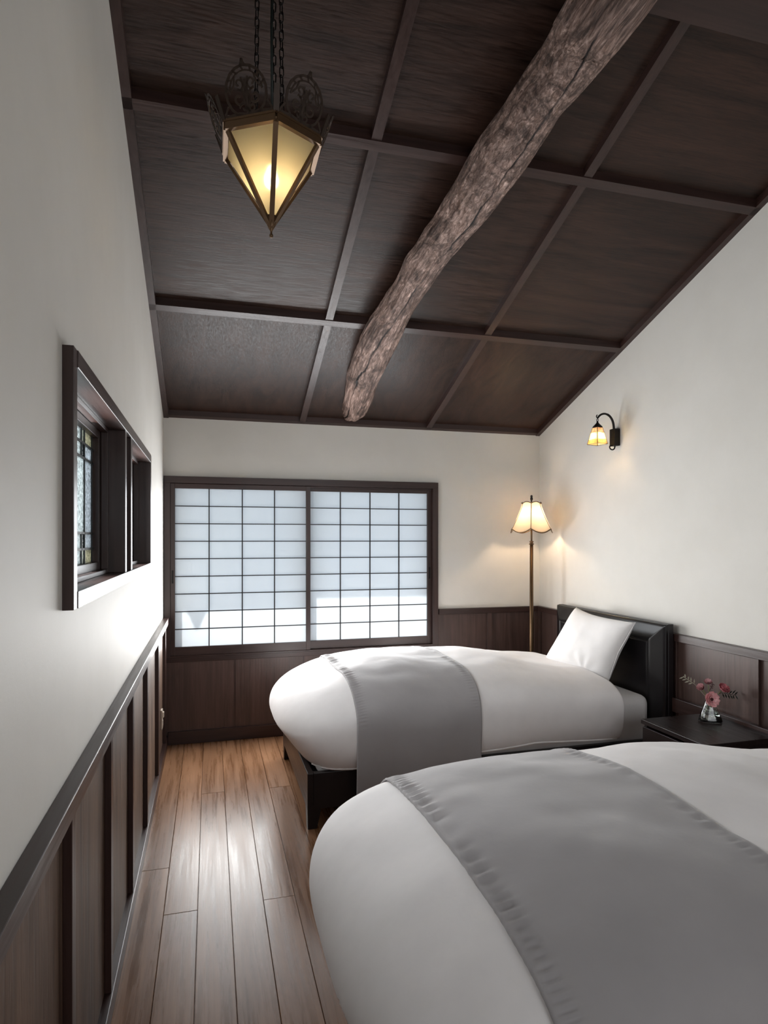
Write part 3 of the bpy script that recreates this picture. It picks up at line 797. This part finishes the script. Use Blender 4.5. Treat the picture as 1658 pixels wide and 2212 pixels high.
link('bulb', lathe(B(), [(0, 1.53), (.010, 1.532), (.022, 1.552), (.024, 1.57), (.014, 1.59), (0, 1.595)], 16), glow('warm_bulb', (1, .62, .28), 5), lp, True)
link('finial_rod', lathe(B(), [(0, 1.595), (.0035, 1.595), (.0035, 1.675), (0, 1.675)], 8), M['iron'], lp, True)
link('finial', lathe(B(), [(0, 1.665), (.007, 1.668), (.0055, 1.690), (.011, 1.700), (.009, 1.712), (.006, 1.718), (.011, 1.722), (.004, 1.731), (0, 1.732)], 14), M['iron'], lp, True)
SHD = translucent('cream_shade_silk', (.50, .42, .33), .46)
A0 = -2.10
def shade_pt(k, t, v, r0=.071, r1=.158, z1=1.668, z0=1.478):
    """hexagonal bell shade: panel k, t across it, v from top to bottom"""
    a0, a1 = A0 + k * PI / 3, A0 + (k + 1) * PI / 3
    r = r0 + (r1 - r0) * (v ** 1.25); r *= 1 + .05 * (v > .96) * 0
    bow = .10 * math.sin(PI * t)
    x = r * ((1 - t) * math.cos(a0) + t * math.cos(a1)); y = r * ((1 - t) * math.sin(a0) + t * math.sin(a1))
    x *= 1 + bow; y *= 1 + bow
    z = z1 + (z0 - z1) * v
    z += math.sin(PI * t) * (-.028 * v ** 3 + .011 * (1 - v) ** 3)
    if v > .93 and abs(t - .5) > .42: x *= 1.02; y *= 1.02
    return Vector((x, y, z))
for k in range(6):
    bm = B(); g = [[bm.verts.new(shade_pt(k, i / 12, j / 14)) for i in range(13)] for j in range(15)]
    for j in range(14):
        for i in range(12): bm.faces.new((g[j][i], g[j][i + 1], g[j + 1][i + 1], g[j + 1][i]))
    link('shade_panel', bm, SHD, lp, True)
    link('shade_rib', tube(B(), [shade_pt(k, 0, j / 14) for j in range(15)], .0022, 6), M['brass'], lp, True)
    link('bottom_trim', tube(B(), [shade_pt(k, i / 14, 1) for i in range(15)], .0036, 6), M['brass'], lp, True)
    link('top_trim', tube(B(), [shade_pt(k, i / 14, 0) * 1 for i in range(15)], .0032, 6), M['brass'], lp, True)
    q = shade_pt(k, 0, 0); d = Vector((q.x, q.y, 0)).normalized()
    link('top_curl', tube(B(), [q, q + d * .006 + Vector((0, 0, -.003)), q + d * .013 + Vector((0, 0, .005))], .0026, 6), M['brass'], lp, True)
    q = shade_pt(k, 0, 1)
    link('shade_spoke', tube(B(), [Vector((0, 0, 1.664)), shade_pt(k, 0, 0)], .0014, 5), M['brass'], lp, True)
lamp('floor_lamp_light', 'POINT', (FLX, FLY, 1.565), 11.5, (1.0, .74, .47), shadow_soft_size=.022)

# ------------------------------------------------------------------ wall sconce
SX, SY, SZ = W, -1.005, 2.06
sc = thing('wall_sconce', 'small iron wall sconce with an amber leaded glass shade on the right wall', 'lamp', (SX, SY, SZ))
sc_out = Vector((-1, 0, 0))
link('backplate', bx(B(), -.045, 0, -.026, .026, -.055, .055, .004), M['iron'], sc)
arm = []
for k in range(21):
    t = k / 20; a = PI * (0.02 + 1.0 * t * .75)
    arm.append((-.030 - .068 * (1 - math.cos(a)), 0, .050 + .100 * math.sin(a) ** .85))
link('arm', tube(B(), [(-.030, 0, .02)] + arm, [.0075] * 12 + [.0065] * 10, 8), M['iron'], sc, True)
hp = Vector(arm[-1])
link('arm_hook', tube(B(), [hp + Vector((-.000 - .010 * math.sin(a * .8), 0, -.002 + .018 * a / 3)) for a in [x * .5 for x in range(8)]], .0035, 7), M['iron'], sc, True)
link('lower_scroll', tube(B(), [(-.026, 0, -.050)] + [(-.038 - .020 * math.cos(a) - .004, 0, -.058 - .022 * math.sin(a)) for a in [PI * 1.05 * (x / 10) + PI * 0 for x in range(11)][::1]], .0045, 7), M['iron'], sc, True)
shx = hp.x - .002
link('shade_loop', tube(B(), [(shx + .006 * math.cos(a), .0, hp.z - .014 + .009 * math.sin(a)) for a in [x * PI / 5 for x in range(11)]], .0022, 6), M['iron'], sc, True)
zt = hp.z - .022
link('shade_cap', lathe(B(), [(0, zt + .004), (.005, zt), (.007, zt - .010), (.016, zt - .020), (.030, zt - .034), (.032, zt - .042), (0, zt - .042)], 20, shx), M['iron'], sc, True)
z1 = zt - .040; z0 = z1 - .110; AM = [artglass('cream_art_glass', (.95, .86, .60), 1, .05, 40, .9, 1), artglass('mottled_amber_glass', (.93, .72, .40), 1, .05, 60, .75, 1.1), artglass('beige_art_glass', (.66, .52, .42), 1, .03, 60, .8, 1.1)]
def sq(k, z):
    r = .030 + (.063 - .030) * (z1 - z) / (z1 - z0); a = -2.17 + k * PI / 2
    return Vector((shx + r * math.cos(a), r * math.sin(a), z))
zl = [z1, z1 - .032, z1 - .080, z0 + .003]
for k in range(4):
    for r_ in range(3):
        nn = 2 if r_ == 0 else 1
        for h in range(nn):
            fa, fb = h / nn, (h + 1) / nn; bm = B()
            a_, b_, c_, d_ = sq(k, zl[r_]).lerp(sq(k + 1, zl[r_]), fa), sq(k, zl[r_]).lerp(sq(k + 1, zl[r_]), fb), sq(k, zl[r_ + 1]).lerp(sq(k + 1, zl[r_ + 1]), fb), sq(k, zl[r_ + 1]).lerp(sq(k + 1, zl[r_ + 1]), fa)
            bm.faces.new([bm.verts.new(x) for x in (a_, b_, c_, d_)])
            o = link('glass_pane', bm, AM[{0: 2, 1: 0, 2: 1}[r_]], sc)
            md = o.modifiers.new('thick', 'SOLIDIFY'); md.thickness = .0015
bm = B()
for k in range(4):
    tube(bm, [sq(k, z1), sq(k, zl[3])], .0022, 5)
    tube(bm, [sq(k, z1).lerp(sq(k + 1, z1), .5), sq(k, zl[1]).lerp(sq(k + 1, zl[1]), .5)], .0014, 5)
    for z in zl: tube(bm, [sq(k, z), sq(k + 1, z)], .0016, 5)
link('leading', bm, M['lead'], sc)
link('bulb', lathe(B(), [(0, z1 - .03), (.008, z1 - .032), (.016, z1 - .052), (.015, z1 - .066), (0, z1 - .078)], 14, shx), glow('sconce_bulb', (1, .72, .36), 10), sc, True)
lamp('sconce_light', 'POINT', (SX + shx, SY, SZ + z1 - .062), 2.6, (1.0, .70, .40), shadow_soft_size=.014)

# ------------------------------------------------------------------ hanging lantern
DZ = 1.2
LC = CP + RT * (-.289 * DZ) + FW * (1.611 * DZ) + Vector((0, 0, DZ))
LR = .131 * DZ; TIP = .798 * DZ - DZ; A1 = -75 * PI / 180 - YAW
ln = thing('hanging_lantern', 'bronze six sided lantern with filigree crests hanging on chains', 'lamp', LC)
def hx6(k, r, z): a = A1 + k * PI / 3; return Vector((r * math.cos(a), r * math.sin(a), z))
def prism_bar(bm, p, q, w, h, nrm):
    d = (q - p).normalized(); s = d.cross(nrm).normalized(); n = s.cross(d).normalized()
    return hexa(bm, [p - s * w - n * h, p + s * w - n * h, q + s * w - n * h, q - s * w - n * h, p - s * w + n * h, p + s * w + n * h, q + s * w + n * h, q - s * w + n * h])
Z = Vector((0, 0, 1))
bm = B()
for k in range(6):
    prism_bar(bm, hx6(k, LR, 0), hx6(k + 1, LR, 0), .007, .013, Z)
    prism_bar(bm, hx6(k, LR + .006, .012), hx6(k + 1, LR + .006, .012), .004, .004, Z)
link('rim', bm, M['bronze'], ln)
tipv = Vector((0, 0, TIP))
FG = NT('frosted_lantern_glass')
FG.b.inputs['Base Color'].default_value = (.90, .86, .74, 1); FG.b.inputs['Transmission Weight'].default_value = 1
FG.b.inputs['Roughness'].default_value = .48; FG.b.inputs['IOR'].default_value = 1.12
_t = FG.n('ShaderNodeBsdfTranslucent'); _t.inputs[0].default_value = (.86, .80, .62, 1); _x = FG.n('ShaderNodeMixShader'); _x.inputs[0].default_value = .45
FG.l(FG.b.outputs[0], _x.inputs[1]); FG.l(_t.outputs[0], _x.inputs[2]); FG.l(_x.outputs[0], FG.out.inputs[0])
FROST = FG.m
BEV = translucent('bevelled_glass_edge', (.90, .90, .84), .5, .3, .1, 0, .1)
for k in range(6):
    a, b = hx6(k, LR - .011, -.004), hx6(k + 1, LR - .011, -.004); t = tipv * .93
    n = (b - a).cross(t - a).normalized()
    if n.dot(a) < 0: n = -n
    bm = B(); ins = (a + b + t) / 3
    v0 = [bm.verts.new(x) for x in (a, b, t)]; v1 = [bm.verts.new(x.lerp(ins, .0) + n * .0015) for x in (a, b, t)]
    inn = [bm.verts.new(x.lerp(ins, .16) + n * .0035) for x in (a, b, t)]
    f = bm.faces.new(v0[::-1]); 
    for i in range(3):
        bm.faces.new((v0[i], v0[(i + 1) % 3], v1[(i + 1) % 3], v1[i])); q = bm.faces.new((v1[i], v1[(i + 1) % 3], inn[(i + 1) % 3], inn[i]))
    bm.faces.new(inn); bmesh.ops.recalc_face_normals(bm, faces=bm.faces[:])
    link('glass_pane', bm, FROST, ln)
    link('rib', prism_bar(B(), hx6(k, LR + .001, .0), tipv, .0072, .0042, hx6(k, 1, -.6).normalized()), M['bronze'], ln)
link('tip_cap', lathe(B(), [(0, TIP - .030), (.005, TIP - .027), (.006, TIP - .021), (.003, TIP - .016), (.003, TIP - .010), (.008, TIP), (.024, TIP + .032), (0, TIP + .034)], 12), M['bronze'], ln, True)
def ribbon(bm, pts, w, fr):
    """flat metal strip drawn in the crest plane"""
    o, ex, ez, en = fr; P3 = [o + ex * p[0] + ez * p[1] for p in pts]; rings = []
    for i, p in enumerate(P3):
        d = (P3[min(i + 1, len(P3) - 1)] - P3[max(i - 1, 0)]).normalized(); s = d.cross(en).normalized() * w
        rings.append([bm.verts.new(q) for q in (p - s - en * .0012, p + s - en * .0012, p + s + en * .0012, p - s + en * .0012)])
    for a, b in zip(rings, rings[1:]):
        for k in range(4): bm.faces.new((a[k], a[(k + 1) % 4], b[(k + 1) % 4], b[k]))
    bm.faces.new(rings[0][::-1]); bm.faces.new(rings[-1])
def spiral(cx, cy, r, a0, turns, sg=1, n=18):
    return [(cx + r * (1 - .82 * i / n) * math.cos(a0 + sg * turns * 2 * PI * i / n), cy + r * (1 - .82 * i / n) * math.sin(a0 + sg * turns * 2 * PI * i / n)) for i in range(n + 1)]
for k in range(6):
    a, b = hx6(k, LR + .008, .012), hx6(k + 1, LR + .008, .012); mid = (a + b) / 2; out = Vector((mid.x, mid.y, 0)).normalized()
    ez = (Z * .86 + out * .36).normalized(); ex = (b - a).normalized(); en = ex.cross(ez).normalized(); fr = (mid, ex, ez, en)
    bm = B(); R = .062; cz = .058
    ribbon(bm, [(R * math.cos(t), cz + R * math.sin(t)) for t in [(-.5 + i / 16 * 1) * 2 * PI * .94 + PI / 2 for i in range(17)]], .0036, fr)
    ribbon(bm, [(R * .80 * math.cos(t), cz + R * .80 * math.sin(t)) for t in [i / 16 * PI for i in range(17)]], .0020, fr)
    ribbon(bm, [(-.008, cz + R - .002), (-.003, cz + R + .006), (0, cz + R + .016)], .0030, fr); ribbon(bm, [(.008, cz + R - .002), (.003, cz + R + .006), (0, cz + R + .016)], .0030, fr)
    for s in (-1, 1):
        ribbon(bm, spiral(s * .025, cz - .014, .022, PI / 2 if s > 0 else PI / 2, 1.15, s), .0030, fr)
        ribbon(bm, spiral(s * .020, cz + .020, .016, -PI / 2, 1.0, -s), .0026, fr)
        ribbon(bm, spiral(s * .012, cz - .038, .013, PI, 1.0, s), .0026, fr)
        ribbon(bm, [(s * .004, cz - .05), (s * .008, cz - .02), (s * .003, cz + .005), (s * .010, cz + .035)], .0026, fr)
        ribbon(bm, [(s * .046, cz + .006), (s * .034, cz + .020), (s * .030, cz + .040)], .0024, fr)
    for i in range(7):
        t = PI * (i + .5) / 7; ribbon(bm, [(R * .80 * math.cos(t), cz + R * .8 * math.sin(t)), (R * math.cos(t + .10), cz + R * math.sin(t + .1))], .0026, fr)
    ribbon(bm, [(0, .0), (0, cz + .03)], .0036, fr)
    ribbon(bm, [(-.070, .004), (-.03, .008), (0, .003), (.03, .008), (.070, .004)], .004, fr)
    ribbon(bm, [(-.060, .03), (-.071, .012), (-.072, .004)], .0028, fr); ribbon(bm, [(.060, .03), (.071, .012), (.072, .004)], .0028, fr)
    bmesh.ops.recalc_face_normals(bm, faces=bm.faces[:])
    link('filigree_crest', bm, M['crest'], ln)
    p = hx6(k, LR + .006, .012); o_ = hx6(k, 1, 0)
    link('corner_post', prism_bar(B(), p, p + (Z * .86 + o_ * .34).normalized() * .066, .008, .002, o_), M['crest'], ln)
bm = B(); 
for k in range(3):
    p = hx6(2 * k, LR, .008); prism_bar(bm, p, Vector((0, 0, .05)), .004, .003, Z)
link('spider', bm, M['bronze'], ln)
link('socket', lathe(B(), [(0, .055), (.016, .055), (.017, -.05), (.013, -.052), (0, -.052)], 16), M['iron'], ln, True)
bp = Vector((-.010, -.006, 0))
link('bulb', lathe(B(), [(0, -.050), (.010, -.052), (.014, -.066), (.021, -.088), (.019, -.108), (.008, -.120), (0, -.122)], 16), glow('lantern_bulb', (1, .74, .42), 14), ln, True)
lamp('lantern_light', 'POINT', LC + Vector((0, 0, -.095)), .38, (1.0, .76, .46), shadow_soft_size=.02)
top_z = zc(LC.y) - LC.z - .006
lm = B(); LK, LWd = .0165, .0068
pts = [(0, LWd * math.cos(a), LK * .62 * (1 if math.sin(a) > 0 else -1) + LWd * math.sin(a)) for a in [x * 2 * PI / 12 for x in range(12)]]
pts = pts + [pts[0]]
tube(lm, pts, .0020, 6, False); lme = bpy.data.meshes.new('chain_link'); lm.to_mesh(lme); lm.free(); lme.materials.append(M['iron'])
for p in lme.polygons: p.use_smooth = True
foot = [RT * -.047 + FW * .0, RT * .000 + FW * .045, RT * .036 + FW * -.02]
for c, f in enumerate(foot):
    p0 = f + Vector((0, 0, .05)); p1 = f * .9 + Vector((0, 0, top_z)); n = int((p1 - p0).length / .0272)
    ch = link('chain', tube(B(), [p0 - Vector((0, 0, .05)), p0 + Vector((0, 0, .004))], .003, 6), M['iron'], ln)
    for i in range(n + 1):
        o = bpy.data.objects.new('chain_link', lme); C.objects.link(o); o.parent = ch
        o.location = p0.lerp(p1, (i + .3) / (n + .6)); o.rotation_euler = (0, 0, (0 if i % 2 else PI / 2) + .5 + c)
link('power_cord', tube(B(), [foot[1] * .55 + RT * -.001 + Vector((0, 0, .05)), foot[1] * .6 + RT * -.004 + Vector((0, 0, .4)), foot[1] * .55 + Vector((0, 0, top_z))], .0042, 8), plain('green_black_cord', (.008, .016, .014), .5), ln, True)
link('ceiling_plate', lathe(B(), [(0, top_z - .018), (.07, top_z - .018), (.075, top_z - .01), (.075, top_z + .012), (0, top_z + .012)], 24), M['bronze'], ln, True)

# ------------------------------------------------------------------ wall outlet on the left wall
ot = tag(link('wall_outlet', bx(B(), 0, .012, -.028, .028, -.06, .06, .003), M['beige']), 'beige outlet plate low on the left wainscot beside the far corner', 'outlet'); ot.location = (PT, -.34, .27)
link('plug', bx(B(), .012, .020, -.016, .016, .010, .045, .002), M['beige'], ot)
link('socket_face', bx(B(), .0121, .0145, -.014, .014, -.045, -.008, .001), M['beige'], ot)
